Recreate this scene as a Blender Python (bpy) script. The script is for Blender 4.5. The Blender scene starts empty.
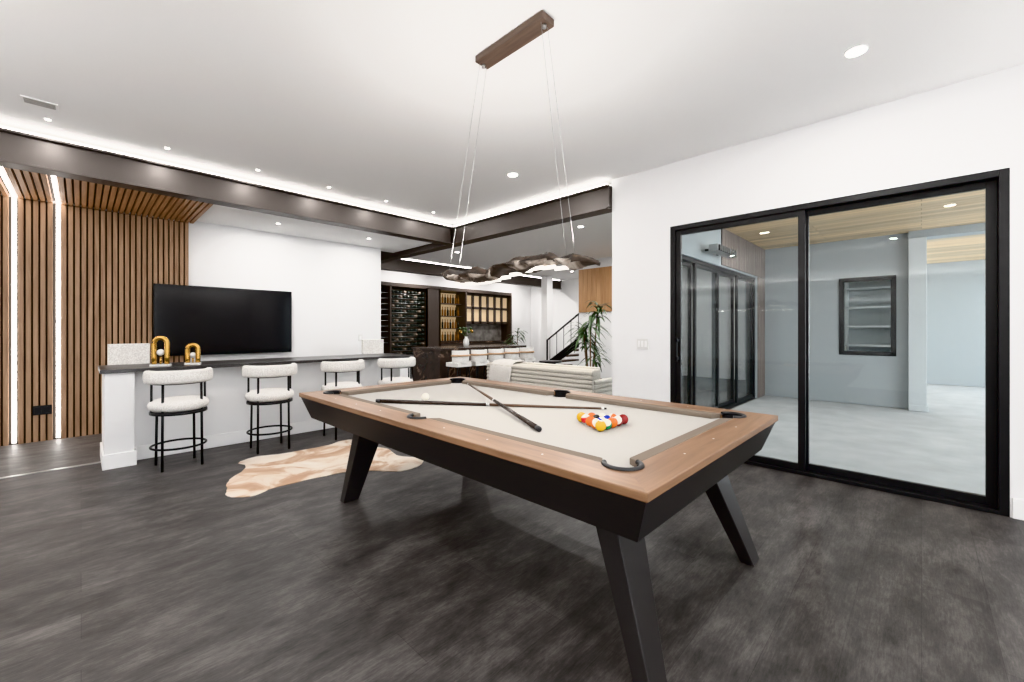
import bpy, bmesh, math, random
from mathutils import Vector, Matrix
random.seed(7)
scene = bpy.context.scene
COL = scene.collection

# ------------------------------------------------------------------ materials
def nt(name):
    m = bpy.data.materials.new(name); m.use_nodes = True
    t = m.node_tree
    return m, t, t.nodes['Principled BSDF']

def mat(name, col, rough=0.5, metal=0.0, emit=None, es=0.0, spec=0.5, bump=0.0, bscale=60):
    m, t, b = nt(name)
    b.inputs['Base Color'].default_value = (*col, 1)
    b.inputs['Roughness'].default_value = rough
    b.inputs['Metallic'].default_value = metal
    b.inputs['Specular IOR Level'].default_value = spec
    if emit:
        b.inputs['Emission Color'].default_value = (*emit, 1)
        b.inputs['Emission Strength'].default_value = es
    tc = t.nodes.new('ShaderNodeTexCoord')
    n = t.nodes.new('ShaderNodeTexNoise'); n.inputs['Scale'].default_value = bscale
    n.inputs['Detail'].default_value = 3
    t.links.new(tc.outputs['Object'], n.inputs['Vector'])
    if bump > 0:
        bp = t.nodes.new('ShaderNodeBump'); bp.inputs['Strength'].default_value = bump
        bp.inputs['Distance'].default_value = 0.01
        t.links.new(n.outputs['Fac'], bp.inputs['Height'])
        t.links.new(bp.outputs['Normal'], b.inputs['Normal'])
    return m

def ramp(t, stops):
    r = t.nodes.new('ShaderNodeValToRGB')
    el = r.color_ramp.elements
    while len(el) < len(stops): el.new(0.5)
    for e, (p, c) in zip(el, stops):
        e.position = p; e.color = (*c, 1)
    return r

def wood(name, c1, c2, axis='Y', rough=0.45, scale=6, stretch=12, bump=0.05, plank=None):
    m, t, b = nt(name)
    tc = t.nodes.new('ShaderNodeTexCoord')
    mp = t.nodes.new('ShaderNodeMapping')
    s = [stretch, stretch, stretch]; s['XYZ'.index(axis)] = 0.8
    mp.inputs['Scale'].default_value = s
    t.links.new(tc.outputs['Object'], mp.inputs['Vector'])
    n = t.nodes.new('ShaderNodeTexNoise'); n.inputs['Scale'].default_value = scale / 3
    n.inputs['Detail'].default_value = 6; n.inputs['Roughness'].default_value = 0.6
    n.inputs['Distortion'].default_value = 0.6
    t.links.new(mp.outputs['Vector'], n.inputs['Vector'])
    r = ramp(t, [(0.3, c1), (0.7, c2)])
    t.links.new(n.outputs['Fac'], r.inputs['Fac'])
    out = r.outputs['Color']
    if plank:
        mp2 = t.nodes.new('ShaderNodeMapping')
        if axis == 'Y': mp2.inputs['Rotation'].default_value = (0, 0, math.pi / 2)
        t.links.new(tc.outputs['Object'], mp2.inputs['Vector'])
        bk = t.nodes.new('ShaderNodeTexBrick')
        bk.inputs['Scale'].default_value = 1
        bk.inputs['Brick Width'].default_value = plank[0]
        bk.inputs['Row Height'].default_value = plank[1]
        bk.inputs['Mortar Size'].default_value = 0.004
        bk.inputs['Color1'].default_value = (0.72, 0.72, 0.72, 1)
        bk.inputs['Color2'].default_value = (1.15, 1.1, 1.05, 1)
        bk.inputs['Mortar'].default_value = (0.45, 0.4, 0.35, 1)
        t.links.new(mp2.outputs['Vector'], bk.inputs['Vector'])
        mx = t.nodes.new('ShaderNodeMix'); mx.data_type = 'RGBA'; mx.blend_type = 'MULTIPLY'
        mx.inputs[0].default_value = 1
        t.links.new(out, mx.inputs[6]); t.links.new(bk.outputs['Color'], mx.inputs[7])
        out = mx.outputs[2]
    t.links.new(out, b.inputs['Base Color'])
    b.inputs['Roughness'].default_value = rough
    bp = t.nodes.new('ShaderNodeBump'); bp.inputs['Strength'].default_value = bump
    t.links.new(n.outputs['Fac'], bp.inputs['Height'])
    t.links.new(bp.outputs['Normal'], b.inputs['Normal'])
    return m

def noise_mat(name, stops, scale, rough=0.5, detail=5, dist=0.0, bump=0.0, stretch=(1, 1, 1), emit=0):
    m, t, b = nt(name)
    tc = t.nodes.new('ShaderNodeTexCoord')
    mp = t.nodes.new('ShaderNodeMapping'); mp.inputs['Scale'].default_value = stretch
    n = t.nodes.new('ShaderNodeTexNoise'); n.inputs['Scale'].default_value = scale
    n.inputs['Detail'].default_value = detail; n.inputs['Distortion'].default_value = dist
    t.links.new(tc.outputs['Object'], mp.inputs['Vector'])
    t.links.new(mp.outputs['Vector'], n.inputs['Vector'])
    r = ramp(t, stops); t.links.new(n.outputs['Fac'], r.inputs['Fac'])
    t.links.new(r.outputs['Color'], b.inputs['Base Color'])
    if emit:
        t.links.new(r.outputs['Color'], b.inputs['Emission Color'])
        b.inputs['Emission Strength'].default_value = emit
    b.inputs['Roughness'].default_value = rough
    if bump:
        bp = t.nodes.new('ShaderNodeBump'); bp.inputs['Strength'].default_value = bump
        t.links.new(n.outputs['Fac'], bp.inputs['Height'])
        t.links.new(bp.outputs['Normal'], b.inputs['Normal'])
    return m

def floor_mat(name, mult=1.0):
    m, t, b = nt(name)
    tc = t.nodes.new('ShaderNodeTexCoord')
    bk = t.nodes.new('ShaderNodeTexBrick')
    bk.offset = 0.37
    bk.inputs['Scale'].default_value = 1
    bk.inputs['Brick Width'].default_value = 1.5
    bk.inputs['Row Height'].default_value = 0.23
    bk.inputs['Mortar Size'].default_value = 0.0012
    bk.inputs['Color1'].default_value = (0.84, 0.84, 0.84, 1)
    bk.inputs['Color2'].default_value = (1.13, 1.13, 1.13, 1)
    bk.inputs['Mortar'].default_value = (0.62, 0.62, 0.62, 1)
    t.links.new(tc.outputs['Object'], bk.inputs['Vector'])
    def noise(sc, scale, rough, det, dist):
        mp = t.nodes.new('ShaderNodeMapping'); mp.inputs['Scale'].default_value = sc
        t.links.new(tc.outputs['Object'], mp.inputs['Vector'])
        n = t.nodes.new('ShaderNodeTexNoise'); n.inputs['Scale'].default_value = scale
        n.inputs['Detail'].default_value = det; n.inputs['Roughness'].default_value = rough
        n.inputs['Distortion'].default_value = dist
        t.links.new(mp.outputs['Vector'], n.inputs['Vector'])
        return n
    n1 = noise((1.0, 2.4, 1), 2.4, 0.76, 14, 0.2)
    n2 = noise((2.5, 22, 1), 5.0, 0.75, 8, 0.0)
    ad = t.nodes.new('ShaderNodeMix'); ad.data_type = 'FLOAT'; ad.inputs[0].default_value = 0.32
    t.links.new(n1.outputs['Fac'], ad.inputs[2]); t.links.new(n2.outputs['Fac'], ad.inputs[3])
    k = mult
    r = ramp(t, [(0.38, (0.034*k, 0.032*k, 0.0315*k)), (0.5, (0.069*k, 0.064*k, 0.062*k)), (0.62, (0.136*k, 0.125*k, 0.120*k))])
    t.links.new(ad.outputs[0], r.inputs['Fac'])
    mx = t.nodes.new('ShaderNodeMix'); mx.data_type = 'RGBA'; mx.blend_type = 'MULTIPLY'
    mx.inputs[0].default_value = 1
    t.links.new(r.outputs['Color'], mx.inputs[6]); t.links.new(bk.outputs['Color'], mx.inputs[7])
    t.links.new(mx.outputs[2], b.inputs['Base Color'])
    b.inputs['Roughness'].default_value = 0.48
    b.inputs['Specular IOR Level'].default_value = 0.35
    bp = t.nodes.new('ShaderNodeBump'); bp.inputs['Strength'].default_value = 0.05
    bp.inputs['Distance'].default_value = 0.01
    t.links.new(n2.outputs['Fac'], bp.inputs['Height']); t.links.new(bp.outputs['Normal'], b.inputs['Normal'])
    return m

def glass_mat(name, tint=(0.95, 0.97, 0.97), refl=1.0):
    m = bpy.data.materials.new(name); m.use_nodes = True
    t = m.node_tree; t.nodes.clear()
    o = t.nodes.new('ShaderNodeOutputMaterial')
    tr = t.nodes.new('ShaderNodeBsdfTransparent'); tr.inputs['Color'].default_value = (*tint, 1)
    gl = t.nodes.new('ShaderNodeBsdfGlossy'); gl.inputs['Roughness'].default_value = 0.0
    fr = t.nodes.new('ShaderNodeFresnel'); fr.inputs['IOR'].default_value = 1.45
    mx = t.nodes.new('ShaderNodeMixShader')
    mt = t.nodes.new('ShaderNodeMath'); mt.operation = 'MULTIPLY'; mt.inputs[1].default_value = refl
    t.links.new(fr.outputs[0], mt.inputs[0]); t.links.new(mt.outputs[0], mx.inputs[0])
    t.links.new(tr.outputs[0], mx.inputs[1]); t.links.new(gl.outputs[0], mx.inputs[2])
    t.links.new(mx.outputs[0], o.inputs[0])
    return m

M = {}
M['wall'] = mat('white_wall_paint', (0.80, 0.80, 0.805), 0.8, bump=0.03, bscale=120)
M['ceil'] = mat('white_ceiling_paint', (0.90, 0.90, 0.90), 0.85, bump=0.03, bscale=120)
M['trim'] = mat('white_trim_paint', (0.88, 0.88, 0.88), 0.4)
M['floor'] = floor_mat('dark_plank_floor', 1.0)
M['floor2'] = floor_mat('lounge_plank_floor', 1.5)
M['beam'] = mat('bronze_steel', (0.100, 0.086, 0.079), 0.45, 0.3, bump=0.05)
M['black'] = mat('black_aluminium', (0.016, 0.016, 0.017), 0.4, 0.2)
M['blackmetal'] = mat('black_powdercoat', (0.022, 0.022, 0.023), 0.35, 0.5)
M['led'] = mat('led_strip', (1, 1, 1), 0.5, emit=(1, 0.97, 0.93), es=12)
M['ledsoft'] = mat('led_diffuser', (1, 1, 1), 0.5, emit=(1, 0.96, 0.90), es=1.8)
M['bulb'] = mat('downlight_lens', (1, 1, 1), 0.5, emit=(1, 0.97, 0.93), es=20)
M['glass'] = glass_mat('clear_glass', refl=0.6)
M['slat'] = wood('walnut_oak_slat', (0.27, 0.16, 0.095), (0.45, 0.295, 0.19), 'Z', 0.5)
M['slatc'] = wood('walnut_oak_slat_ceiling', (0.34, 0.18, 0.09), (0.50, 0.29, 0.165), 'Y', 0.5)
M['slatback'] = mat('slat_felt_backing', (0.030, 0.024, 0.020), 0.9)
M['woodx'] = wood('rail_wood_x', (0.175, 0.095, 0.052), (0.29, 0.170, 0.100), 'X', 0.42)
M['woody'] = wood('rail_wood_y', (0.175, 0.095, 0.052), (0.29, 0.170, 0.100), 'Y', 0.42)
M['cloth'] = mat('billiard_cloth', (0.42, 0.405, 0.385), 0.95, bump=0.1, bscale=900, spec=0.1)
M['cushion'] = mat('cushion_cloth', (0.20, 0.165, 0.135), 0.95, spec=0.1)
M['tabblack'] = mat('table_black_lacquer', (0.030, 0.028, 0.028), 0.42)
M['leather'] = mat('black_leather', (0.020, 0.020, 0.022), 0.45, bump=0.1, bscale=200)
M['boucle'] = noise_mat('white_boucle', [(0.3, (0.58, 0.56, 0.54)), (0.7, (0.82, 0.81, 0.79))], 90, 0.95, bump=0.6)
M['countertop'] = mat('dark_quartz', (0.045, 0.042, 0.042), 0.3)
M['marble'] = noise_mat('dark_marble', [(0.35, (0.025, 0.02, 0.018)), (0.58, (0.05, 0.036, 0.03)), (0.63, (0.2, 0.14, 0.11)), (0.66, (0.04, 0.028, 0.024))], 2.0, 0.25, 8, 2.0)
M['tv'] = mat('tv_screen_glass', (0.006, 0.006, 0.007), 0.12, spec=0.35)
M['gold'] = mat('polished_brass', (0.62, 0.38, 0.12), 0.25, 1.0)
M['white'] = mat('white_ceramic', (0.75, 0.75, 0.74), 0.3)
M['hide'] = noise_mat('cowhide', [(0.36, (0.43, 0.28, 0.19)), (0.46, (0.53, 0.385, 0.285)), (0.52, (0.66, 0.575, 0.49)), (0.75, (0.74, 0.69, 0.63))], 2.6, 0.9, 8, 1.2)
M['sofa'] = noise_mat('cream_upholstery', [(0.3, (0.46, 0.43, 0.385)), (0.7, (0.56, 0.53, 0.48))], 60, 0.9, bump=0.2)
M['throw'] = noise_mat('knit_throw', [(0.3, (0.5, 0.47, 0.44)), (0.7, (0.72, 0.7, 0.67))], 120, 0.95, bump=0.5)
M['stucco'] = mat('grey_stucco', (0.34, 0.37, 0.385), 0.9, bump=0.2, bscale=80)
M['stuccol'] = mat('pale_stucco_column', (0.50, 0.53, 0.545), 0.9, bump=0.1, bscale=80)
M['concrete'] = noise_mat('patio_concrete', [(0.3, (0.37, 0.385, 0.40)), (0.7, (0.47, 0.485, 0.50))], 3, 0.55)
M['pine'] = wood('pine_tongue_groove', (0.58, 0.43, 0.26), (0.76, 0.61, 0.41), 'Y', 0.5, plank=(2.4, 0.14))
M['siding'] = wood('weathered_siding', (0.12, 0.098, 0.09), (0.21, 0.175, 0.155), 'Z', 0.7)
M['oak'] = wood('oak_panel', (0.36, 0.19, 0.09), (0.52, 0.31, 0.16), 'Z', 0.5)
M['cab'] = mat('umber_cabinet', (0.055, 0.042, 0.036), 0.4)
M['warm'] = mat('shelf_glow', (0.42, 0.33, 0.23), 0.5, emit=(1, 0.72, 0.42), es=0.32)
M['bottle'] = mat('bottle_glass', (0.025, 0.03, 0.027), 0.15)
M['bottle2'] = mat('amber_glass', (0.25, 0.1, 0.02), 0.1)
M['steel'] = mat('brushed_steel', (0.5, 0.5, 0.5), 0.3, 1.0)
M['leaf'] = noise_mat('leaf_green', [(0.3, (0.03, 0.055, 0.025)), (0.7, (0.08, 0.13, 0.055))], 8, 0.5)
M['bark'] = wood('trunk_bark', (0.10, 0.06, 0.035), (0.2, 0.13, 0.08), 'Z', 0.8)
M['wicker'] = noise_mat('wicker_basket', [(0.4, (0.05, 0.035, 0.03)), (0.6, (0.16, 0.10, 0.07))], 70, 0.8, bump=0.6)
M['soil'] = mat('potting_soil', (0.03, 0.02, 0.015), 0.9)
M['tan'] = mat('tan_leather', (0.45, 0.28, 0.16), 0.5)
M['stairwood'] = wood('dark_stair_tread', (0.06, 0.035, 0.022), (0.13, 0.08, 0.05), 'X', 0.5)
M['darkbark'] = noise_mat('charred_driftwood', [(0.35, (0.020, 0.016, 0.014)), (0.6, (0.06, 0.042, 0.031)), (0.78, (0.16, 0.105, 0.068))], 9, 0.7, 8, 1.5, bump=0.7)
M['litwood'] = noise_mat('pale_lit_driftwood', [(0.38, (0.05, 0.038, 0.03)), (0.5, (0.30, 0.25, 0.21)), (0.7, (0.78, 0.74, 0.68))], 7, 0.6, 6, 1.5, bump=0.4)  # lamp-lit lower side of the driftwood, its brightness put into the colour
M['canopy'] = wood('pendant_canopy_wood', (0.085, 0.055, 0.043), (0.16, 0.108, 0.080), 'Y', 0.5)
M['wire'] = mat('steel_cable', (0.45, 0.45, 0.45), 0.4, 0.6)
M['cue_dark'] = mat('cue_butt', (0.035, 0.023, 0.018), 0.25)
M['cue_mid'] = mat('cue_shaft', (0.11, 0.065, 0.042), 0.35)
M['plate'] = mat('outlet_plate', (0.70, 0.70, 0.69), 0.4)
M['stone'] = noise_mat('backsplash_stone', [(0.3, (0.12, 0.11, 0.10)), (0.7, (0.3, 0.28, 0.26))], 6, 0.4)
M['winestone'] = noise_mat('wine_room_stone', [(0.3, (0.10, 0.08, 0.065)), (0.7, (0.24, 0.19, 0.15))], 6, 0.6)

# ------------------------------------------------------------------ mesh builder
class MB:
    def __init__(s, name):
        s.name = name; s.bm = bmesh.new(); s.mats = []
    def mi(s, m):
        m = M[m] if isinstance(m, str) else m
        if m not in s.mats: s.mats.append(m)
        return s.mats.index(m)
    def faces(s, vs, fs, m, smooth=False):
        i = s.mi(m)
        bv = [s.bm.verts.new(v) for v in vs]
        out = []
        for f in fs:
            try: fc = s.bm.faces.new([bv[k] for k in f])
            except ValueError: continue
            fc.material_index = i; fc.smooth = smooth; out.append(fc)
        return out
    def hexa(s, p, m):
        return s.faces(p, [(3,2,1,0),(4,5,6,7),(0,1,5,4),(1,2,6,5),(2,3,7,6),(3,0,4,7)], m)
    def box(s, x0, x1, y0, y1, z0, z1, m):
        return s.hexa([(x0,y0,z0),(x1,y0,z0),(x1,y1,z0),(x0,y1,z0),(x0,y0,z1),(x1,y0,z1),(x1,y1,z1),(x0,y1,z1)], m)
    def loft(s, lo, z0, hi, z1, m):
        (a,b,c,d), (e,f,g,h) = lo, hi
        return s.hexa([(a,c,z0),(b,c,z0),(b,d,z0),(a,d,z0),(e,g,z1),(f,g,z1),(f,h,z1),(e,h,z1)], m)
    def tube(s, p0, p1, r0, m, r1=None, seg=12):
        r1 = r0 if r1 is None else r1
        p0 = Vector(p0); p1 = Vector(p1); d = (p1 - p0).normalized()
        u = d.orthogonal().normalized(); v = d.cross(u)
        vs = []
        for p, r in ((p0, r0), (p1, r1)):
            for k in range(seg):
                a = 2*math.pi*k/seg
                vs.append(p + u*math.cos(a)*r + v*math.sin(a)*r)
        fs = [(k, (k+1)%seg, seg+(k+1)%seg, seg+k) for k in range(seg)]
        fs += [tuple(range(seg-1, -1, -1)), tuple(range(seg, 2*seg))]
        return s.faces(vs, fs, m, True)
    def path(s, pts, r, m, seg=8, closed=False):
        pts = [Vector(p) for p in pts]; n = len(pts); vs = []
        up = Vector((0.03, 0.02, 1)).normalized()
        for i, p in enumerate(pts):
            a = pts[(i-1) % n] if (closed or i > 0) else p
            b = pts[(i+1) % n] if (closed or i < n-1) else p
            d = (b-a).normalized()
            u = d.cross(up)
            if u.length < 1e-3: u = d.orthogonal()
            u.normalize(); v = u.cross(d)
            for k in range(seg):
                t = 2*math.pi*k/seg
                vs.append(p + u*math.cos(t)*r + v*math.sin(t)*r)
        fs = []
        for i in range(n if closed else n-1):
            j = (i+1) % n
            for k in range(seg):
                k2 = (k+1) % seg
                fs.append((i*seg+k, i*seg+k2, j*seg+k2, j*seg+k))
        if not closed:
            fs += [tuple(range(seg)), tuple((n-1)*seg+k for k in range(seg-1, -1, -1))]
        return s.faces(vs, fs, m, True)
    def lathe(s, prof, c, m, seg=32):
        vs = []; n = len(prof)
        for (r, z) in prof:
            for k in range(seg):
                a = 2*math.pi*k/seg
                vs.append((c[0]+r*math.cos(a), c[1]+r*math.sin(a), c[2]+z))
        fs = []
        for i in range(n-1):
            for k in range(seg):
                k2 = (k+1) % seg
                fs.append((i*seg+k, i*seg+k2, (i+1)*seg+k2, (i+1)*seg+k))
        fs += [tuple(range(seg-1, -1, -1)), tuple((n-1)*seg+k for k in range(seg))]
        return s.faces(vs, fs, m, True)
    def sphere(s, c, r, m, m2=None, band=0.5, rot=None, seg=20, rings=12):
        rot = rot or Matrix.Identity(3)
        vs = []
        for i in range(1, rings):
            th = math.pi*i/rings
            for k in range(seg):
                a = 2*math.pi*k/seg
                vs.append(Vector(c) + rot @ Vector((r*math.sin(th)*math.cos(a), r*math.sin(th)*math.sin(a), r*math.cos(th))))
        top = len(vs); vs.append(Vector(c)+rot @ Vector((0,0,r))); vs.append(Vector(c)+rot @ Vector((0,0,-r)))
        fs = []
        for i in range(rings-2):
            for k in range(seg):
                k2 = (k+1) % seg
                fs.append((i*seg+k, (i+1)*seg+k, (i+1)*seg+k2, i*seg+k2))
        for k in range(seg):
            k2 = (k+1) % seg
            fs.append((top, k, k2)); fs.append((top+1, (rings-2)*seg+k2, (rings-2)*seg+k))
        out = s.faces(vs, fs, m, True)
        if m2:
            i2 = s.mi(m2)
            for f in out:
                q = rot.inverted() @ (f.calc_center_median() - Vector(c))
                if abs(q.z) > r*band: f.material_index = i2
        return out
    def done(s, bevel=0, loc=None, parent=None, sub=0, recalc=True, seg=2):
        if recalc: bmesh.ops.recalc_face_normals(s.bm, faces=s.bm.faces)
        me = bpy.data.meshes.new(s.name)
        s.bm.to_mesh(me); s.bm.free()
        for m in s.mats: me.materials.append(m)
        o = bpy.data.objects.new(s.name, me); COL.objects.link(o)
        if loc: o.location = loc
        if parent: o.parent = parent
        if bevel:
            b = o.modifiers.new('bevel', 'BEVEL'); b.width = bevel; b.segments = seg; b.limit_method = 'ANGLE'
            b.angle_limit = math.radians(40)
        if sub:
            q = o.modifiers.new('sub', 'SUBSURF'); q.levels = sub; q.render_levels = sub
        return o

def simple_box(name, x0, x1, y0, y1, z0, z1, m, bevel=0):
    b = MB(name); b.box(x0, x1, y0, y1, z0, z1, m); return b.done(bevel)

# ------------------------------------------------------------------ room shell
H = 3.12
simple_box('floor', -3.2, 4.7, -3.7, 5.77, -0.12, 0.0, 'floor')
b = MB('floor_lounge'); b.box(-3.2, 12.2, 5.77, 10.9, -0.12, 0.0, 'floor2'); b.box(4.7, 12.2, 2.25, 5.77, -0.12, 0.0, 'floor'); b.done()
simple_box('trim_1', -3.2, 0.14, 5.75, 5.79, 0.0, 0.006, 'steel')
simple_box('ceiling', -3.2, 4.7, -3.7, 5.92, H, 3.3, 'ceil')
b = MB('ceiling_lounge')
b.box(-3.2, 4.38, 5.90, 7.6, 2.85, 2.95, 'ceil')
b.box(-3.2, 4.38, 5.90, 5.92, 2.95, H, 'ceil'); b.box(4.36, 4.38, 5.92, 7.6, 2.95, H, 'ceil')
b.done()
b = MB('ceiling_kitchen')
b.box(4.62, 12.2, 2.25, 10.9, 3.08, 3.3, 'ceil'); b.box(4.38, 4.62, 5.92, 10.9, 3.1, 3.3, 'ceil'); b.box(3.8, 4.38, 7.6, 10.9, 3.08, 3.3, 'ceil')
b.done()
simple_box('light_block_slab', -3.4, 12.4, -3.9, 11.1, 3.31, 3.4, 'ceil')  # unseen slab added over the ceilings to stop sky light leaking in

DY0, DY1, DZ = -0.44, 1.97, 2.43
b = MB('wall_right')
b.box(4.5, 4.7, DY1, 2.69, 0, H, 'wall')
b.box(4.5, 4.7, DY0, DY1, DZ, H, 'wall')
b.box(4.5, 4.7, -3.7, DY0, 0, H, 'wall')
b.done()
b = MB('baseboard_right')
b.box(4.485, 4.5, -3.5, DY0-0.01, 0, 0.14, 'trim'); b.box(4.485, 4.5, DY1+0.01, 2.69, 0, 0.14, 'trim')
b.box(4.485, 4.715, 2.69, 2.705, 0, 0.14, 'trim')
b.done(0.003)
WX0, WX1 = -1.6, 1.6
b = MB('wall_rear')
b.box(-3.2, 4.5, -3.7, -3.5, 0, 0.3, 'wall'); b.box(-3.2, 4.5, -3.7, -3.5, 2.3, H, 'wall')
b.box(-3.2, WX0, -3.7, -3.5, 0.3, 2.3, 'wall'); b.box(WX1, 4.5, -3.7, -3.5, 0.3, 2.3, 'wall'); b.done()
simple_box('wall_left', -3.2, -3.0, -3.5, 7.6, 0, H, 'wall')
b = MB('added_fill_window')  # window added behind the camera to let fill daylight in
z0, z1 = 0.3, 2.3
for x in (WX0, -0.03, WX1-0.06): b.box(x, x+0.06, -3.63, -3.57, z0, z1, 'black')
b.box(WX0, WX1, -3.63, -3.57, z0, z0+0.06, 'black'); b.box(WX0, WX1, -3.63, -3.57, z1-0.06, z1, 'black'); b.done()

b = MB('wall_tv'); b.box(-3.2, 4.0, 7.4, 7.6, 0, 3.08, 'wall'); b.box(3.8, 4.0, 7.6, 10.7, 0, 3.08, 'wall'); b.done()
b = MB('baseboard_tv'); b.box(1.06, 4.01, 7.385, 7.4, 0, 0.14, 'trim'); b.box(4.0, 4.015, 7.4, 10.4, 0, 0.14, 'trim'); b.done(0.003)
b = MB('slat_wall_panel')
b.box(-1.9, 1.05, 7.385, 7.399, 0, 2.81, 'slatback')
led_x = (-0.53, -0.19)
x = -1.9
while x < 1.03:
    if not any(abs(x+0.02-l) < 0.035 for l in led_x):
        b.box(x, x+0.040, 7.360, 7.386, 0, 2.80, 'slat')
    x += 0.056
b.done(0.002)
b = MB('slat_ceiling_panel')
b.box(-1.9, 1.10, 5.93, 7.399, 2.835, 2.849, 'slatback')
x = -1.9
while x < 1.07:
    if not any(abs(x+0.02-l) < 0.035 for l in led_x):
        b.box(x, x+0.040, 5.93, 7.385, 2.805, 2.836, 'slatc')
    x += 0.056
b.done(0.002)
for l in led_x:
    b = MB('led_light_strip')
    b.box(l-0.016, l+0.016, 7.36, 7.384, 0.02, 2.80, 'led')
    b.box(l-0.016, l+0.016, 5.95, 7.384, 2.81, 2.834, 'led')
    b.done()
b = MB('outlet_plate_dark'); b.box(-0.39, -0.24, 7.351, 7.359, 0.31, 0.42, 'black')
b.box(-0.375, -0.325, 7.348, 7.352, 0.33, 0.40, 'blackmetal'); b.box(-0.305, -0.255, 7.348, 7.352, 0.33, 0.40, 'blackmetal'); b.done(0.001)

simple_box('wall_kitchen_back', 3.8, 12.2, 10.7, 10.9, 0, 3.08, 'wall')
simple_box('wall_far_east', 12.0, 12.2, 2.45, 10.7, 0, 3.08, 'wall')
b = MB('wall_patio_side')
b.box(4.7, 5.1, 2.25, 2.45, 0, 3.08, 'stucco'); b.box(5.1, 9.0, 2.25, 2.45, 2.3, 3.08, 'stucco')
b.box(9.0, 12.2, 2.25, 2.45, 0, 3.08, 'stucco'); b.done()
b = MB('siding_cladding')
x = 7.0
while x < 9.45:
    b.box(x, x+0.135, 2.228, 2.249, 2.32, 2.9, 'siding'); x += 0.14
b.box(9.03, 9.49, 2.228, 2.249, 0.0, 2.31, 'siding')
b.done(0.003)

def ibeam(name, axis, c, a0, a1, z0=2.76, z1=3.05, w=0.1):
    b = MB(name)
    def bx(p0, p1, q0, q1):
        if axis == 'X': b.box(a0, a1, c+p0, c+p1, q0, q1, 'beam')
        else: b.box(c+p0, c+p1, a0, a1, q0, q1, 'beam')
    bx(-w, w, z0, z0+0.022); bx(-w, w, z1-0.022, z1); bx(-w*0.55, w*0.55, z0+0.022, z1-0.022)
    return b.done(0.003)
ibeam('steel_beam', 'X', 5.79, -2.99, 4.39)
ibeam('steel_beam', 'Y', 4.50, 2.70, 9.18)
ibeam('steel_beam', 'X', 9.30, 4.02, 11.99, 2.76, 3.05)
def ledbar(x0, x1, y0, y1, z0, z1):
    b = MB('led_light_strip'); b.box(x0, x1, y0, y1, z0, z1, 'led'); b.done()
ledbar(-2.98, 4.4, 5.715, 5.745, 3.052, 3.075)
ledbar(4.42, 4.45, 2.72, 5.70, 3.052, 3.075)
ledbar(4.65, 11.9, 9.22, 9.24, 3.052, 3.068)

# ------------------------------------------------------------------ sliding door
def slider(name, axis, c, a0, a1, z1, npan, handle_at=None):
    b = MB(name)
    def bx(p0, p1, q0, q1, z0, zz, m):
        if axis == 'Y': b.box(c+q0, c+q1, p0, p1, z0, zz, m)
        else: b.box(p0, p1, c+q0, c+q1, z0, zz, m)
    f = 0.05
    bx(a0, a0+f, -0.07, 0.07, 0, z1, 'black'); bx(a1-f, a1, -0.07, 0.07, 0, z1, 'black')
    bx(a0+f, a1-f, -0.07, 0.07, z1-f, z1, 'black'); bx(a0+f, a1-f, -0.07, 0.07, 0, 0.03, 'black')
    w = (a1-a0-2*f)/npan; s = 0.055
    for i in range(npan):
        q = -0.03 if i % 2 else 0.03
        p0 = a0+f+i*w-(0.02 if i else 0); p1 = a0+f+(i+1)*w+(0.02 if i < npan-1 else 0)
        bx(p0, p0+s, q-0.02, q+0.02, 0.03, z1-f, 'black'); bx(p1-s, p1, q-0.02, q+0.02, 0.03, z1-f, 'black')
        bx(p0+s, p1-s, q-0.02, q+0.02, 0.03, 0.09, 'black'); bx(p0+s, p1-s, q-0.02, q+0.02, z1-f-0.05, z1-f, 'black')
        bx(p0+s, p1-s, q-0.004, q+0.004, 0.09, z1-f-0.05, 'glass')
    if handle_at is not None:
        y = handle_at
        b.box(c-0.12, c-0.10, y-0.012, y+0.012, 0.96, 1.22, 'blackmetal')
        b.box(c-0.12, c-0.05, y-0.012, y+0.012, 0.98, 1.01, 'blackmetal'); b.box(c-0.12, c-0.05, y-0.012, y+0.012, 1.17, 1.20, 'blackmetal')
    return b.done(0.002)
slider('door_1', 'Y', 4.575, DY0, DY1, DZ, 2, handle_at=1.89)
slider('door_2', 'X', 2.35, 5.1, 9.0, 2.3, 4)

# ------------------------------------------------------------------ patio
b = MB('ground_patio'); b.box(4.7, 16.5, -6.5, 2.25, -0.12, -0.005, 'concrete'); b.done()
b = MB('patio_ceiling'); b.box(4.7, 16.5, -1.9, 2.25, 2.9, 3.0, 'pine'); b.done()
b = MB('wall_patio_back')
wy0, wy1, wz0, wz1 = 0.30, 1.06, 0.86, 2.22
b.box(9.5, 9.7, 0.15, wy0, 0, 2.9, 'stucco'); b.box(9.5, 9.7, wy1, 2.25, 0, 2.9, 'stucco')
b.box(9.5, 9.7, wy0, wy1, 0, wz0, 'stucco'); b.box(9.5, 9.7, wy0, wy1, wz1, 2.9, 'stucco'); b.done()
b = MB('window_3')
for a in ((wy0, wy0+0.07, wz0, wz1), (wy1-0.07, wy1, wz0, wz1), (wy0, wy1, wz0, wz0+0.07), (wy0, wy1, wz1-0.07, wz1)):
    b.box(9.485, 9.56, a[0], a[1], a[2], a[3], 'black')
b.box(9.52, 9.528, wy0+0.07, wy1-0.07, wz0+0.07, wz1-0.07, 'glass'); b.done(0.002)
b = MB('storage_room_shelving')
b.box(10.3, 10.35, 0.16, 2.2, 0, 2.8, 'stuccol')
for z in (1.0, 1.35, 1.7, 2.05): b.box(10.0, 10.3, 0.2, 2.1, z, z+0.03, 'trim')
for y in (0.35, 1.0): b.box(10.0, 10.3, y, y+0.03, 0, 2.3, 'trim')
b.done()
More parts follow.
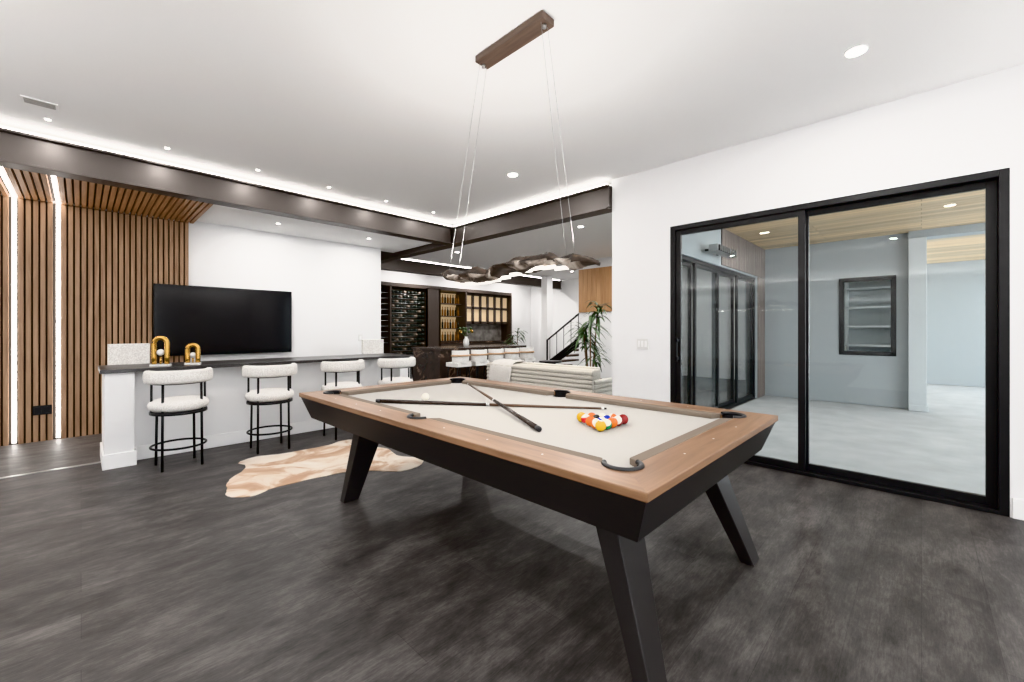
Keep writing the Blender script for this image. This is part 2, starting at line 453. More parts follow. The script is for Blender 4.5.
b = MB('patio_column'); b.box(9.36, 9.72, -0.06, 0.15, 0, 2.78, 'stuccol'); b.box(9.34, 9.74, -0.08, 0.15, 0, 0.09, 'stuccol'); b.done(0.004)
simple_box('patio_header_beam', 9.38, 9.7, -1.9, 0.15, 2.78, 2.9, 'stucco')
simple_box('wall_patio_far', 14.3, 14.5, -3.5, 2.25, 0, 2.9, 'stucco')
simple_box('patio_post', 9.4, 9.7, -1.9, -1.6, 0, 2.78, 'stuccol')
b = MB('patio_heater')
b.box(6.15, 6.95, 2.02, 2.14, 2.40, 2.50, 'steel')
b.box(6.18, 6.92, 2.00, 2.02, 2.41, 2.49, 'black')
for i in range(9): b.box(6.2+i*0.085, 6.205+i*0.085, 1.992, 2.0, 2.41, 2.49, 'steel')
for x in (6.3, 6.78): b.box(x, x+0.03, 2.10, 2.245, 2.44, 2.47, 'blackmetal')
b.done(0.004)

# ------------------------------------------------------------------ lights fixtures
def area(name, loc, power, size, rot=(0,0,0), sizey=None, col=(1,0.97,0.94), shape=None):
    l = bpy.data.lights.new(name, 'AREA'); l.energy = power; l.color = col
    l.shape = shape or ('RECTANGLE' if sizey else 'DISK'); l.size = size
    if sizey: l.size_y = sizey
    o = bpy.data.objects.new(name, l); COL.objects.link(o); o.location = loc; o.rotation_euler = rot
    return o
def downlight(x, y, z, power, r=0.055):
    b = MB('recessed_downlight')
    b.lathe([(r*1.15, 0), (r*1.15, -0.003), (r, -0.004), (r, -0.001)], (0, 0, 0), 'trim', 24)
    b.lathe([(r*0.99, -0.002), (r*0.99, -0.006)], (0, 0, 0), 'bulb', 24)
    o = b.done(loc=(x, y, z))
    if power:
        a = area('bulb', (0, 0, -0.012), power, r*2); a.parent = o
for (x, y) in ((3.53, 0.305), (3.53, 3.43), (0.2, 2.1), (0.4, -0.3), (3.5, -2.4), (0.4, -2.4), (-2.0, 0.4), (-2.0, 3.3)):
    downlight(x, y, H, 20)
for x in (-1.0, -0.2, 0.6, 1.4, 2.2, 3.0, 3.8):
    downlight(x, 5.40, H, 5, 0.018)
for (x, y) in ((2.0, 6.7), (3.4, 6.7), (-2.4, 6.7)):
    downlight(x, y, 2.85, 20, 0.025)
for (x, y) in ((6.0, 4.2), (8.2, 4.2), (6.0, 7.6), (8.2, 7.6), (10.4, 5.0), (10.4, 7.6), (6.4, 9.9), (8.6, 9.9), (5.4, 3.4), (10.6, 9.9)):
    downlight(x, y, 3.08, 36, 0.045)
for (x, y) in ((7.0, 1.2), (11.5, 0.3)):
    downlight(x, y, 2.9, 25, 0.05)
b = MB('added_cove_shelf'); b.box(-2.99, 4.49, -3.49, -3.36, 2.38, 2.42, 'trim'); b.box(-2.99, 4.49, -3.38, -3.36, 2.42, 2.46, 'trim'); c1 = b.done()  # added out of view, with an uplight to brighten the ceiling
a = area('cove_fill_light', (0.7, -3.43, 2.43), 40, 7.2, (math.pi, 0, 0), 0.06); a.parent = c1
b = MB('added_cove_shelf'); b.box(-2.99, -2.86, -3.3, 5.6, 2.38, 2.42, 'trim'); b.box(-2.88, -2.86, -3.3, 5.6, 2.42, 2.46, 'trim'); c2 = b.done()  # second added uplight shelf, out of view along the left wall
a = area('cove_fill_light', (-2.93, 1.1, 2.43), 65, 0.06, (math.pi, 0, 0), 8.6); a.parent = c2
def fill_torchiere(x, y, power):  # added lamps out of view, there to lift the ceiling brightness
    b = MB('added_fill_torchiere')
    b.lathe([(0.15, 0), (0.15, 0.02), (0.014, 0.035), (0.012, 1.50), (0.05, 1.52), (0.16, 1.60), (0.155, 1.605), (0.05, 1.535)], (0,0,0), 'steel', 28)
    b.lathe([(0.10, 1.572), (0.10, 1.576)], (0,0,0), 'ledsoft', 24)
    o = b.done(loc=(x, y, 0)); a = area('torchiere_fill_light', (0, 0, 1.61), power, 0.24, (math.pi, 0, 0)); a.parent = o
fill_torchiere(-1.4, 0.0, 24); fill_torchiere(1.0, -1.6, 24); fill_torchiere(3.6, -1.9, 20); fill_torchiere(-1.9, 3.0, 36)
area('window_fill_light', (0.0, -3.56, 1.3), 15, 3.0, (math.radians(-90), 0, math.pi), 1.9, (0.95, 0.98, 1))  # added fill light in the unseen rear opening

b = MB('ceiling_vent'); b.box(-0.33, -0.13, 4.99, 5.11, H-0.008, H, 'trim')
for i in range(5): b.box(-0.315, -0.145, 5.005+i*0.021, 5.013+i*0.021, H-0.011, H-0.008, 'stone')
b.done(0.001)
b = MB('light_switch_plate'); b.box(4.492, 4.5, 2.22, 2.36, 1.08, 1.20, 'plate')
for i in range(3): b.box(4.488, 4.492, 2.24+i*0.04, 2.265+i*0.04, 1.105, 1.175, 'trim')
b.done(0.001)
b = MB('light_switch_plate'); b.box(3.55, 3.63, 7.392, 7.4, 1.10, 1.22, 'plate'); b.box(3.575, 3.605, 7.388, 7.392, 1.13, 1.19, 'trim'); b.done(0.001)

# ------------------------------------------------------------------ pool table
tbl = bpy.data.objects.new('pool_table', None); COL.objects.link(tbl)
X0, X1, Y0, Y1 = 1.21, 2.85, 0.60, 3.55
ZT, ZB = 0.80, 0.768
W = 0.165; iX0, iX1, iY0, iY1 = X0+W, X1-W, Y0+W, Y1-W
def ring_mesh(name):
    b = MB(name)
    b.mi('woody'); b.mi('woodx')
    o = [(X0,Y0),(X1,Y0),(X1,Y1),(X0,Y1)]; i = [(iX0,iY0),(iX1,iY0),(iX1,iY1),(iX0,iY1)]
    vs = [(*p, ZT) for p in o]+[(*p, ZT) for p in i]+[(*p, ZB) for p in o]+[(*p, ZB) for p in i]
    bv = [b.bm.verts.new(v) for v in vs]
    for k in range(4):
        k2 = (k+1) % 4; mm = b.mi('woodx' if k % 2 == 0 else 'woody')
        for f in ((k, k2, 4+k2, 4+k), (8+k2, 8+k, 12+k, 12+k2), (8+k, 8+k2, k2, k), (4+k, 4+k2, 12+k2, 12+k)):
            fc = b.bm.faces.new([bv[j] for j in f]); fc.material_index = mm
    return b.done(parent=tbl)
rails = ring_mesh('rails')
b = MB('body'); b.loft((X0+0.07, X1-0.07, Y0+0.07, Y1-0.07), 0.60, (X0+0.010, X1-0.010, Y0+0.010, Y1-0.010), ZB-0.001, 'tabblack'); body = b.done(parent=tbl)
b = MB('cloth_bed'); b.box(iX0+0.0005, iX1-0.0005, iY0+0.0005, iY1-0.0005, ZB-0.0015, ZB+0.002, 'cloth'); bed = b.done(parent=tbl)
pc = 0.03
cx, cy = (X0+X1)/2, (Y0+Y1)/2
pockets = [(iX0+pc, iY0+pc), (iX1-pc, iY0+pc), (iX0+pc, iY1-pc), (iX1-pc, iY1-pc), (iX0-0.005, cy), (iX1+0.005, cy)]
b = MB('cutter')
for (px, py) in pockets: b.lathe([(0.066, 0.68), (0.066, 0.9)], (px, py, 0), 'leather', 28)
cut = b.done()
for o in (rails, body, bed):
    md = o.modifiers.new('bool', 'BOOLEAN'); md.object = cut; md.operation = 'DIFFERENCE'; md.solver = 'EXACT'
dg = bpy.context.evaluated_depsgraph_get()
for o in (rails, body, bed):
    me = bpy.data.meshes.new_from_object(o.evaluated_get(dg))
    o.modifiers.clear(); o.data = me
bpy.data.objects.remove(cut)
bv = rails.modifiers.new('bevel', 'BEVEL'); bv.width = 0.004; bv.segments = 2; bv.limit_method = 'ANGLE'; bv.angle_limit = math.radians(50)
b = MB('cushions')
def cush(a, bb, n):
    a = Vector((*a, 0)); bb = Vector((*bb, 0)); n = Vector((*n, 0)); d = (bb-a).normalized()
    w = 0.06; c = 0.035
    z0, z1 = ZB+0.001, ZT-0.001
    p = [a, bb, bb - d*c + n*w, a + d*c + n*w]
    lo = [(q.x, q.y, z0) for q in p]
    zi = z1-0.002
    b.hexa(lo + [(p[0].x, p[0].y, z1), (p[1].x, p[1].y, z1), (p[2].x, p[2].y, zi), (p[3].x, p[3].y, zi)], 'cushion')
g = 0.10; gm = 0.062
cush((iX0+g, iY0), (iX1-g, iY0), (0, 1)); cush((iX0+g, iY1), (iX1-g, iY1), (0, -1))
for (xx, n) in ((iX0, (1, 0)), (iX1, (-1, 0))):
    cush((xx, iY0+g), (xx, cy-gm), n); cush((xx, cy+gm), (xx, iY1-g), n)
b.done(0.004, parent=tbl)
b = MB('pocket_liners')
for i, (px, py) in enumerate(pockets):
    b.lathe([(0.064, 0.69), (0.064, 0.70)], (px, py, 0), 'leather', 24)
    if i < 4: ang = math.atan2(math.copysign(1, py-cy), math.copysign(1, px-cx)); sp = math.radians(112)
    else: ang = 0 if px > cx else math.pi; sp = math.radians(82)
    pts = [(px+0.068*math.cos(ang+t), py+0.068*math.sin(ang+t), ZT+0.001) for t in [(-sp+2*sp*k/24) for k in range(25)]]
    b.path(pts, 0.010, 'leather', 10)
    n = 24; vs = []
    for k in range(n+1):
        t = -sp+2*sp*k/n
        for z in (0.70, ZT): vs.append((px+0.0645*math.cos(ang+t), py+0.0645*math.sin(ang+t), z))
    b.faces(vs, [(2*k, 2*k+2, 2*k+3, 2*k+1) for k in range(n)], 'leather', True)
b.done(parent=tbl, recalc=False)
b = MB('sight_inlays')
for k in (1, 2, 3):
    x = iX0+(iX1-iX0)*k/4
    for y in (Y0+0.085, Y1-0.085): b.tube((x, y, ZT-0.002), (x, y, ZT+0.0006), 0.0045, 'plate')
for k in (1, 2, 3, 5, 6, 7):
    y = iY0+(iY1-iY0)*k/8
    for x in (X0+0.085, X1-0.085): b.tube((x, y, ZT-0.002), (x, y, ZT+0.0006), 0.0045, 'plate')
b.done(parent=tbl)
b = MB('legs')
for sx in (-1, 1):
    for (ty, fy) in ((0.92, 0.69), (3.00, 3.13)):
        tx = cx+sx*0.48; fx = cx+sx*0.60
        def rect(x, y, w, d, z): return [(x-w, y-d, z), (x+w, y-d, z), (x+w, y+d, z), (x-w, y+d, z)]
        b.hexa(rect(fx, fy, 0.058, 0.034, 0) + rect(tx, ty, 0.105, 0.055, 0.62), 'tabblack')
b.box(1.5, 2.5, 0.88, 0.98, 0.555, 0.605, 'tabblack'); b.box(1.5, 2.5, 2.93, 3.03, 0.555, 0.605, 'tabblack')
b.box(1.98, 2.08, 0.98, 2.93, 0.54, 0.605, 'tabblack')
b.done(0.005, parent=tbl)

ZC = ZB+0.002
R = 0.0286
cols = {1:(0.7,0.42,0.02),2:(0.01,0.03,0.3),3:(0.6,0.02,0.02),4:(0.10,0.02,0.2),5:(0.75,0.18,0.02),6:(0.01,0.18,0.06),7:(0.25,0.02,0.02),8:(0.015,0.015,0.015)}
cm = {k: mat('ball_%d' % k, v, 0.08) for k, v in cols.items()}
M['ballwhite'] = mat('ball_white', (0.82, 0.79, 0.72), 0.08)
b = MB('racked_billiard_balls')
order = [1, 11, 5, 5, 8, 9, 13, 10, 2, 13, 1, 14, 5, 15, 7]; k = 0
ay = 1.40
for row in range(5):
    for j in range(row+1):
        n = order[k]; k += 1
        c = (2.01 + (j-row/2)*2.02*R, ay - row*1.75*R, ZC+R)
        rot = Matrix.Rotation(random.uniform(0, 6), 3, 'Z') @ Matrix.Rotation(random.uniform(0, 2.5), 3, 'X')
        if n > 8: b.sphere(c, R, cm[n-8], 'ballwhite', 0.55, rot)
        else:
            b.sphere(c, R, cm[n], None, rot=rot)
            d = rot @ Vector((0, 0, 1))
            if d.z < 0: d = -d
            p = Vector(c)+d*R*0.93; b.tube(p, Vector(c)+d*R*1.003, R*0.33, 'ballwhite', seg=14)
b.done()
b = MB('cue_ball'); b.sphere((1.80, 2.66, ZC+R), R, 'ballwhite'); b.done()
def cue(butt, tip):
    b = MB('pool_cue'); p0, p1 = Vector(butt), Vector(tip)
    q = lambda t: p0.lerp(p1, t)
    b.tube(q(0), q(0.02), 0.0145, 'leather'); b.tube(q(0.02), q(0.5), 0.0145, 'cue_dark', 0.0105)
    b.tube(q(0.5), q(0.515), 0.0108, 'steel'); b.tube(q(0.515), q(0.98), 0.0104, 'cue_mid', 0.0065)
    b.tube(q(0.98), q(0.99), 0.0066, 'white'); b.tube(q(0.99), q(1), 0.0063, 'cue_dark'); b.done()
cue((1.50, 2.84, ZC+0.0148), (2.44, 1.50, ZC+0.0075))
cue((1.66, 1.42, ZC+0.0148), (2.34, 2.82, ZC+0.066))

# ------------------------------------------------------------------ driftwood pendant
pend = bpy.data.objects.new('driftwood_pendant_light', None); COL.objects.link(pend)
PX = 1.88; LY0, LY1 = 1.20, 2.60
b = MB('canopy'); b.box(PX-0.055, PX+0.055, 1.54, 2.12, 3.075, H-0.001, 'canopy'); b.done(0.004, parent=pend)
def lampz(y): return 1.685 + 0.034*math.sin((y-1.27)*5.2) + 0.035*(y-1.95)
b = MB('cables')
for (yc, yl) in ((2.10, 2.42), (1.57, 1.38)):
    for dx in (-0.03, 0.03):
        b.tube((PX+dx, yc, 3.076), (PX+dx*1.4, yl, lampz(yl)+0.02), 0.0012, 'wire', seg=6)
    b.tube((PX, yc, 3.055), (PX, yc, 3.076), 0.012, 'steel')
b.done(parent=pend)
rnd = random.Random(4)
n = 110; seg = 16; vs = []
b = MB('driftwood_slab')
LL = LY1-LY0
for i in range(n+1):
    t = i/n; y = LY0+LL*t
    env = min(1, (t/0.14)**0.7, ((1-t)/0.14)**0.7) if 0 < t < 1 else 0.10
    w = (0.090+0.03*math.sin(t*17+1)+0.016*math.sin(t*41)+0.01*math.sin(t*83))*env
    h = (0.036+0.012*math.sin(t*23)+0.008*math.sin(t*47+2))*max(env, 0.3)
    cxo = PX+0.035*math.sin(t*7); z = lampz(y)+0.008*math.sin(t*31)
    for k in range(seg):
        a = 2*math.pi*k/seg
        j = 1+0.14*(rnd.random()-0.5)+0.10*math.sin(k*2+t*26)
        vs.append((cxo+w*math.cos(a)*j, y+0.004*(rnd.random()-0.5), z+h*math.sin(a)*j))
fs = []
for i in range(n):
    for k in range(seg):
        k2 = (k+1) % seg; fs.append((i*seg+k, i*seg+k2, (i+1)*seg+k2, (i+1)*seg+k))
fs += [tuple(range(seg)), tuple(n*seg+k for k in range(seg))]
out = b.faces(vs, fs, 'darkbark', True)
im = b.mi('litwood')
bmesh.ops.recalc_face_normals(b.bm, faces=b.bm.faces)
for f in out:
    c = f.calc_center_median(); u = (c.y-LY0)/LL
    if c.z < lampz(c.y)+0.010*math.sin(c.y*37) and 0.06 < u < 0.9 and math.sin(c.y*9+0.6) > -0.75: f.material_index = im
b.done(parent=pend)
b = MB('led_channel')
for i in range(11):
    y0 = 1.40+i*0.09; z = min(lampz(y0), lampz(y0+0.09))-0.050
    b.box(PX-0.008, PX+0.008, y0, y0+0.088, z, z+0.02, 'ledsoft')
b.done(parent=pend)
a = area('pendant_glow', (PX, 1.90, 1.60), 5, 0.03, (0, 0, 0), 1.1, (1, 0.95, 0.88)); a.parent = pend
a = area('ceiling_fill_light', (PX, 1.90, 1.78), 15, 0.04, (math.pi, 0, 0), 1.0, (1, 0.97, 0.94)); a.parent = pend  # upward fill added above the slab to brighten the ceiling over the table

# ------------------------------------------------------------------ bar counter
b = MB('bar_counter')
b.box(0.15, 0.36, 5.43, 6.08, 0, 0.895, 'wall'); b.box(3.24, 3.42, 5.43, 6.08, 0, 0.895, 'wall')
b.box(0.36, 3.24, 5.62, 5.78, 0, 0.895, 'wall')
b.box(0.36, 3.24, 5.78, 6.08, 0.4, 0.43, 'wall')
b.box(0.12, 3.45, 5.40, 6.12, 0.895, 0.93, 'countertop')
b.box(0.36, 3.24, 5.605, 5.62, 0, 0.14, 'trim'); b.box(0.135, 0.375, 5.415, 5.43, 0, 0.14, 'trim'); b.box(3.225, 3.435, 5.415, 5.43, 0, 0.14, 'trim')
b.box(0.135, 0.15, 5.43, 6.08, 0, 0.14, 'trim'); b.box(0.36, 0.375, 5.43, 5.605, 0, 0.14, 'trim')
b.done(0.003)

def bar_stool(x, y, rz=0, seat=0.64):
    b = MB('bar_stool')
    for a in (45, 135, 225, 315):
        a = math.radians(a); r = 0.205
        top = 0.80 if math.sin(a) < 0 else seat-0.13
        b.tube((r*1.04*math.cos(a), r*1.04*math.sin(a), 0), (r*math.cos(a), r*math.sin(a), top), 0.011, 'blackmetal', seg=10)
    r = 0.212
    b.path([(r*math.cos(2*math.pi*k/40), r*math.sin(2*math.pi*k/40), 0.20) for k in range(40)], 0.010, 'blackmetal', 8, True)
    b.lathe([(0.19, seat-0.135), (0.222, seat-0.13), (0.222, seat-0.105), (0.19, seat-0.10)], (0,0,0), 'blackmetal', 40)
    prof = [(0.02, seat-0.105), (0.20, seat-0.105)]
    for k in range(9):
        t = -math.pi/2+math.pi*k/8; prof.append((0.185+0.05*math.cos(t), seat-0.05+0.052*math.sin(t)))
    prof += [(0.10, seat+0.008), (0.01, seat+0.010)]
    b.lathe(prof, (0,0,0), 'boucle', 40)
    n = 36; vs = []; sg = 14
    a0, a1 = math.radians(180-8), math.radians(360+8)
    for i in range(n+1):
        t = a0+(a1-a0)*i/n; R0 = 0.235
        e = min(1, (i+0.25)/2.2, (n-i+0.25)/2.2)**0.5
        for k in range(sg):
            u = 2*math.pi*k/sg
            cu, su = math.cos(u), math.sin(u)
            dx = math.copysign(abs(cu)**0.7, cu)*0.034*e; dz = math.copysign(abs(su)**0.55, su)*0.062*e
            vs.append(((R0+dx)*math.cos(t), (R0+dx)*math.sin(t), 0.865+dz))
    fs = []
    for i in range(n):
        for k in range(sg):
            k2 = (k+1) % sg; fs.append((i*sg+k, i*sg+k2, (i+1)*sg+k2, (i+1)*sg+k))
    fs += [tuple(range(sg)), tuple(n*sg+k for k in range(sg))]
    b.faces(vs, fs, 'boucle', True)
    b.path([(0.205*math.cos(t), 0.205*math.sin(t), 0.80) for t in [a0+(a1-a0)*k/30 for k in range(31)]], 0.008, 'blackmetal', 8)
    for a in (180, 360):
        a = math.radians(a); b.tube((0.205*math.cos(a), 0.205*math.sin(a), seat-0.12), (0.205*math.cos(a), 0.205*math.sin(a), 0.80), 0.010, 'blackmetal')
    o = b.done(loc=(x, y, 0)); o.rotation_euler = (0, 0, rz)
for x, r in ((0.66, 0.05), (1.45, -0.04), (2.25, 0.06), (2.99, 0.0)): bar_stool(x, 5.13, r)

def arch_sculpture(x, y, z, h, w, rz):
    b = MB('brass_arch_sculpture')
    pts = [(-w, 0, 0.02)] + [(-w, 0, h*0.3)]
    for k in range(13):
        t = math.pi - math.pi*k/12; pts.append((w*math.cos(t), 0, h-w-0.02+w*math.sin(t)))
    pts += [(w, 0, h*0.3), (w, 0, 0.02)]
    b.path(pts, 0.022, 'gold', 12)
    b.box(-w-0.025, w+0.025, -0.035, 0.035, 0, 0.02, 'white')
    b.sphere((0, 0, h*0.45), w*0.6, 'white'); b.tube((0, 0, 0.02), (0, 0, h*0.3), 0.008, 'gold')
    o = b.done(loc=(x, y, z)); o.rotation_euler = (0, 0, rz)
arch_sculpture(0.57, 5.60, 0.93, 0.31, 0.055, -0.5)
arch_sculpture(0.84, 5.62, 0.93, 0.23, 0.045, -0.3)

def tall_chair(x, y, rz, h=1.14):
    b = MB('upholstered_counter_chair')
    b.lathe([(0.2, 0), (0.2, 0.015), (0.03, 0.03), (0.025, 0.55)], (0,0,0), 'blackmetal', 28)
    b.box(-0.21, 0.21, -0.2, 0.2, 0.55, 0.66, 'boucle'); b.box(-0.18, 0.18, 0.16, 0.235, 0.66, h, 'boucle')
    o = b.done(0.03, loc=(x, y, 0), seg=4); o.rotation_euler = (0, 0, rz)
tall_chair(0.41, 6.42, 0.1); tall_chair(3.45, 6.50, -0.1)

b = MB('television'); b.box(0.67, 2.38, 7.30, 7.34, 0.945, 1.92, 'black'); b.box(0.68, 2.37, 7.297, 7.30, 0.955, 1.91, 'tv'); b.box(1.2, 1.85, 7.34, 7.399, 1.2, 1.7, 'blackmetal'); b.done(0.003)

# cowhide rug
pts = [(0.80,3.865),(0.83,4.05),(0.875,4.25),(1.02,4.45),(1.10,4.62),(1.08,4.78),(1.25,4.87),(1.45,4.80),(1.70,4.78),(1.95,4.78),(2.12,4.86),(2.30,4.76),(2.22,4.5),(2.33,4.16),(2.28,3.85),(2.40,3.62),(2.26,3.44),(2.05,3.42),(1.88,3.62),(1.70,3.76),(1.40,3.80),(1.11,3.81),(0.95,3.74)]
b = MB('cowhide_rug')
N = len(pts); sm = []
for i in range(N):
    p0, p1, p2, p3 = [Vector(pts[(i+k) % N]) for k in (-1, 0, 1, 2)]
    for k in range(5):
        t = k/5
        q = 0.5*((2*p1)+(p2-p0)*t+(2*p0-5*p1+4*p2-p3)*t*t+(3*p1-p0-3*p2+p3)*t**3)
        sm.append(q + Vector((random.uniform(-0.007, 0.007), random.uniform(-0.007, 0.007))))
n = len(sm)
b.faces([(p.x, p.y, 0.001) for p in sm]+[(p.x, p.y, 0.006) for p in sm], [tuple(range(n-1, -1, -1)), tuple(range(n, 2*n))]+[(k, (k+1)%n, n+(k+1)%n, n+k) for k in range(n)], 'hide')
b.done()

# ------------------------------------------------------------------ sofa
b = MB('channel_back_sofa')
sx0, sy0, sy1 = 4.86, 3.20, 5.38
b.box(sx0+0.05, sx0+0.95, sy0+0.03, sy1-0.03, 0.10, 0.36, 'sofa')
for i in range(10):
    z = 0.10+i*0.063
    b.tube((sx0+0.04, sy0+0.02, z+0.0315), (sx0+0.04, sy1-0.02, z+0.0315), 0.036, 'sofa', seg=16)
    for yy in (sy0+0.04, sy1-0.04):
        if i < 8: b.tube((sx0+0.06, yy, z+0.0315), (sx0+0.93, yy, z+0.0315), 0.036, 'sofa', seg=16)
b.box(sx0+0.04, sx0+0.24, sy0+0.04, sy1-0.04, 0.12, 0.745, 'sofa')
for i in range(3):
    w = (sy1-sy0-0.24)/3; y = sy0+0.12+i*w
    b.box(sx0+0.25, sx0+0.95, y+0.005, y+w-0.005, 0.36, 0.48, 'sofa'); b.box(sx0+0.24, sx0+0.40, y+0.01, y+w-0.01, 0.48, 0.76, 'sofa')
for (x, y) in ((sx0+0.1, sy0+0.1), (sx0+0.85, sy0+0.1), (sx0+0.1, sy1-0.1), (sx0+0.85, sy1-0.1)): b.tube((x, y, 0), (x, y, 0.11), 0.02, 'blackmetal')
b.done(0.012, seg=3)
b = MB('throw_blanket')
prof = [(sx0-0.016, 0.30), (sx0-0.014, 0.5), (sx0-0.010, 0.70), (sx0+0.05, 0.785), (sx0+0.2, 0.79), (sx0+0.36, 0.785), (sx0+0.42, 0.72), (sx0+0.43, 0.55)]
ny = 14; vs = []
for j in range(ny+1):
    y = 4.75+0.5*j/ny; wv_ = 0.010*math.sin(j*1.7)
    for (x, z) in prof: vs.append((x-abs(wv_) if x < sx0 else x, y+0.06*(0.75-z), z+(wv_ if z > 0.75 else 0)))
P = len(prof)
fs = [(j*P+k, j*P+k+1, (j+1)*P+k+1, (j+1)*P+k) for j in range(ny) for k in range(P-1)]
b.faces(vs, fs, 'throw', True); o = b.done(sub=1); sd = o.modifiers.new('sol', 'SOLIDIFY'); sd.thickness = 0.012

# ------------------------------------------------------------------ kitchen island + stools
b = MB('kitchen_island'); b.box(5.05, 7.5, 6.95, 7.94, 0.0, 0.88, 'marble'); b.box(5.02, 7.53, 6.85, 7.97, 0.88, 0.93, 'marble'); b.done(0.004)
def island_stool(x, y):
    b = MB('island_stool')
    for sx in (-1, 1):
        for sy in (-1, 1): b.tube((sx*0.17, sy*0.17, 0), (sx*0.14, sy*0.14, 0.60), 0.012, 'blackmetal')
    b.box(-0.18, 0.18, -0.18, 0.18, 0.58, 0.66, 'boucle')
    n = 16; vs = []
    for i in range(n+1):
        t = math.radians(190)+math.radians(160)*i/n
        for (r, z) in ((0.17, 0.64), (0.20, 0.64), (0.21, 0.90), (0.18, 0.90)): vs.append((r*math.cos(t), r*math.sin(t), z))
    fs = [(i*4+k, i*4+(k+1)%4, (i+1)*4+(k+1)%4, (i+1)*4+k) for i in range(n) for k in range(4)] + [(0,1,2,3), (n*4+3, n*4+2, n*4+1, n*4)]
    b.faces(vs, fs, 'boucle', True)
    b.path([(0.215*math.cos(t), 0.215*math.sin(t), 0.80) for t in [math.radians(190+160*k/16) for k in range(17)]], 0.020, 'tan', 6)
    b.path([(0.17*math.cos(2*math.pi*k/20), 0.17*math.sin(2*math.pi*k/20), 0.22) for k in range(20)], 0.008, 'blackmetal', 6, True)
    b.done(0.006, loc=(x, y, 0))
for i in range(5): island_stool(5.22+i*0.48, 6.56)

b = MB('flower_vase'); c = (6.1, 7.4, 0.93)
b.lathe([(0.05, 0), (0.07, 0.05), (0.06, 0.15), (0.03, 0.2), (0.04, 0.22)], c, 'white', 20)
for i in range(12):
    a = i*0.9; e = Vector((c[0]+0.14*math.cos(a), c[1]+0.14*math.sin(a), c[2]+0.36+0.05*math.sin(i*2)))
    b.tube((c[0], c[1], c[2]+0.19), e, 0.003, 'leaf', seg=6); b.sphere(e, 0.03, 'gold' if i % 3 == 0 else 'leaf', seg=8, rings=6)
b.done()

b = MB('wine_wall_cabinet')
cx0 = 4.6; yF = 10.15; yB = 10.69
b.box(cx0, 10.4, yB-0.03, yB, 0, 2.55, 'cab')
b.box(cx0, 10.4, yF, yB, 2.48, 2.58, 'cab')
for x in (cx0, 5.75, 6.9, 7.35, 8.35, 10.36): b.box(x, x+0.05, yF, yB, 0, 2.5, 'cab')
b.box(6.9, 7.4, yF, yF+0.04, 0, 2.5, 'cab')
b.box(5.8, 6.9, yB-0.05, yB-0.035, 0.2, 2.45, 'winestone')
for i in range(16):
    z = 0.35+i*0.13
    b.tube((5.8, yF+0.08, z), (6.9, yF+0.08, z), 0.009, 'steel', seg=6)
    for j in range(9):
        b.tube((5.87+j*0.12, yF+0.03, z+0.04), (5.87+j*0.12, yF+0.33, z+0.04), 0.036, 'bottle' if (i*3+j) % 4 else 'winestone', seg=8)
for i in range(10):
    z = 0.95+i*0.15
    b.box(cx0+0.05, 5.75, yF+0.1, yB-0.03, z, z+0.012, 'steel')
b.box(7.4, 8.35, yB-0.05, yB-0.035, 0.95, 2.45, 'warm')
for i in range(4):
    z = 0.95+i*0.38; b.box(7.4, 8.35, yF+0.1, yB-0.05, z, z+0.02, 'cab')
    for j in range(9):
        x = 7.47+j*0.1
        b.lathe([(0.03, 0), (0.032, 0.17), (0.012, 0.21), (0.012, 0.28)], (x, yF+0.28, z+0.02), 'bottle2' if (i+j) % 3 else 'bottle', 8)
b.box(7.4, 10.36, yF, yB-0.03, 0, 0.9, 'cab'); b.box(7.4, 10.36, yF-0.03, yB-0.03, 0.9, 0.94, 'marble')
b.box(8.4, 10.36, yB-0.06, yB-0.03, 0.94, 1.5, 'stone')
b.box(8.4, 10.36, yB-0.36, yB-0.34, 1.53, 2.47, 'warm')
b.box(8.4, 10.36, yB-0.36, yB-0.03, 1.5, 1.53, 'cab')
for i in range(7):
    x = 8.4+i*0.322; b.box(x, x+0.09, yB-0.40, yB-0.36, 1.5, 2.48, 'cab')
for z in (1.5, 1.97, 2.40): b.box(8.4, 10.36, yB-0.40, yB-0.36, z, z+0.08, 'cab')
b.done()

b = MB('structural_column'); b.box(10.62, 10.90, 8.75, 9.0, 0, 3.07, 'wall'); b.box(10.60, 10.92, 8.73, 9.02, 0, 0.14, 'trim'); b.done()
b = MB('wall_accent'); b.box(9.0, 9.2, 4.2, 6.35, 0, 3.08, 'wall'); b.done()
b = MB('wood_accent_panel')
y = 4.2
while y < 6.3:
    b.box(8.97, 8.999, y, y+0.13, 1.75, 2.85, 'oak'); y += 0.134
b.done(0.002)
b = MB('staircase')
for i in range(8):
    y = 8.45-i*0.27; z = 0.18*(i+1)
    b.box(10.2, 11.2, y-0.29, y, z-0.05, z, 'stairwood')
    b.tube((10.22, y-0.14, z), (10.22, y-0.14, z+0.85), 0.010, 'blackmetal', seg=6)
b.hexa([(10.18,8.50,0),(10.22,8.50,0),(10.22,6.3,1.36),(10.18,6.3,1.36),(10.18,8.50,0.24),(10.22,8.50,0.24),(10.22,6.3,1.66),(10.18,6.3,1.66)], 'blackmetal')
b.tube((10.22, 8.42, 0.98), (10.22, 6.3, 2.38), 0.025, 'blackmetal'); b.tube((10.22, 8.42, 0), (10.22, 8.42, 1.0), 0.03, 'blackmetal')
b.done()

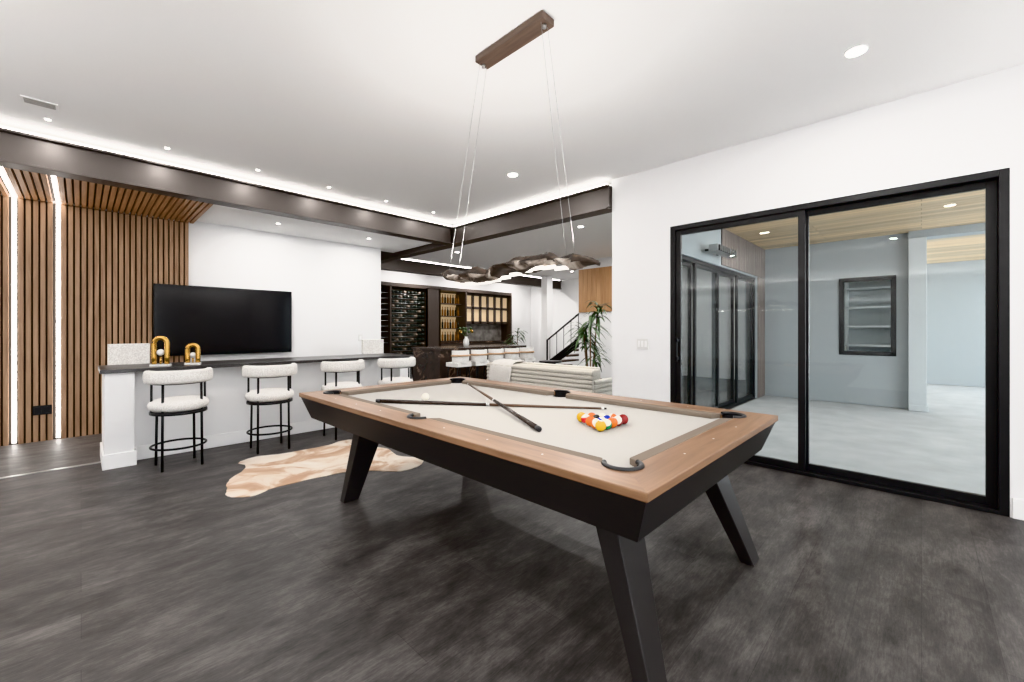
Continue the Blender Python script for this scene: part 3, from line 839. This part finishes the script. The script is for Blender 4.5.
def plant(name, x, y, h, spread, nstem, nleaf, pot_r=0.2, pot_h=0.34, seed=1):
    r = random.Random(seed); b = MB(name)
    b.lathe([(pot_r*0.75, 0), (pot_r*0.95, pot_h*0.4), (pot_r, pot_h*0.9), (pot_r*1.03, pot_h), (pot_r*0.93, pot_h), (pot_r*0.9, pot_h-0.04)], (0,0,0), 'wicker', 24)
    b.lathe([(pot_r*0.9, pot_h-0.05), (pot_r*0.9, pot_h-0.03)], (0,0,0), 'soil', 20)
    for s in range(nstem):
        a = 6.28*s/nstem; hh = h*(0.5+0.45*s/max(1, nstem-1))*0.82
        p0 = Vector((0.05*math.cos(a), 0.05*math.sin(a), pot_h-0.04)); p1 = Vector((0.16*math.cos(a)*spread*2, 0.16*math.sin(a)*spread*2, hh))
        b.path([p0, p0.lerp(p1, 0.5)+Vector((0.02, 0.02, 0)), p1], 0.014, 'bark', 8)
        for l in range(nleaf):
            t = r.uniform(0, 6.28); L = spread*r.uniform(0.6, 1.1); el = r.uniform(-0.2, 1.3)
            d = Vector((math.cos(t), math.sin(t), 0)); side = Vector((-math.sin(t), math.cos(t), 0))
            vs = []; n = 6
            st = p1 - Vector((0, 0, r.uniform(0, 0.3)))
            for k in range(n+1):
                u = k/n
                p = st + d*L*u*math.cos(el*0.8*(1-u*0.3)) + Vector((0,0, L*(math.sin(el)*u - 0.75*u*u)))
                w = 0.026*math.sin(math.pi*min(1, u*0.85+0.12))+0.001
                vs += [p+side*w, p-side*w]
            b.faces(vs, [(2*k, 2*k+1, 2*k+3, 2*k+2) for k in range(n)], 'leaf', True)
    b.done(loc=(x, y, 0), recalc=False)
plant('potted_dracaena', 6.90, 4.60, 2.3, 0.46, 5, 28, 0.22, 0.36, 3)
plant('potted_palm', 10.0, 9.6, 1.7, 0.4, 4, 20, 0.2, 0.4, 5)

b = MB('side_table'); b.lathe([(0.2, 0), (0.2, 0.02), (0.03, 0.04), (0.03, 0.60), (0.24, 0.62), (0.24, 0.65)], (6.9, 5.6, 0), 'blackmetal', 28); b.done()

# ------------------------------------------------------------------ world + camera
w = bpy.data.worlds.new('overcast_sky'); scene.world = w; w.use_nodes = True
bg = w.node_tree.nodes['Background']; bg.inputs['Color'].default_value = (0.93, 0.965, 1.0, 1); bg.inputs['Strength'].default_value = 5.6

cam = bpy.data.cameras.new('camera'); co = bpy.data.objects.new('camera', cam); COL.objects.link(co)
co.location = (0, 0, 1.30); co.rotation_euler = (math.radians(90), 0, math.radians(-45.73))
cam.sensor_width = 36; cam.lens = 420/1024*36; cam.shift_y = -11/1024; cam.clip_start = 0.05
scene.camera = co
try:
    scene.view_settings.view_transform = 'Khronos PBR Neutral'
except Exception:
    scene.view_settings.view_transform = 'Standard'
scene.view_settings.look = 'None'
scene.view_settings.exposure = 0.12
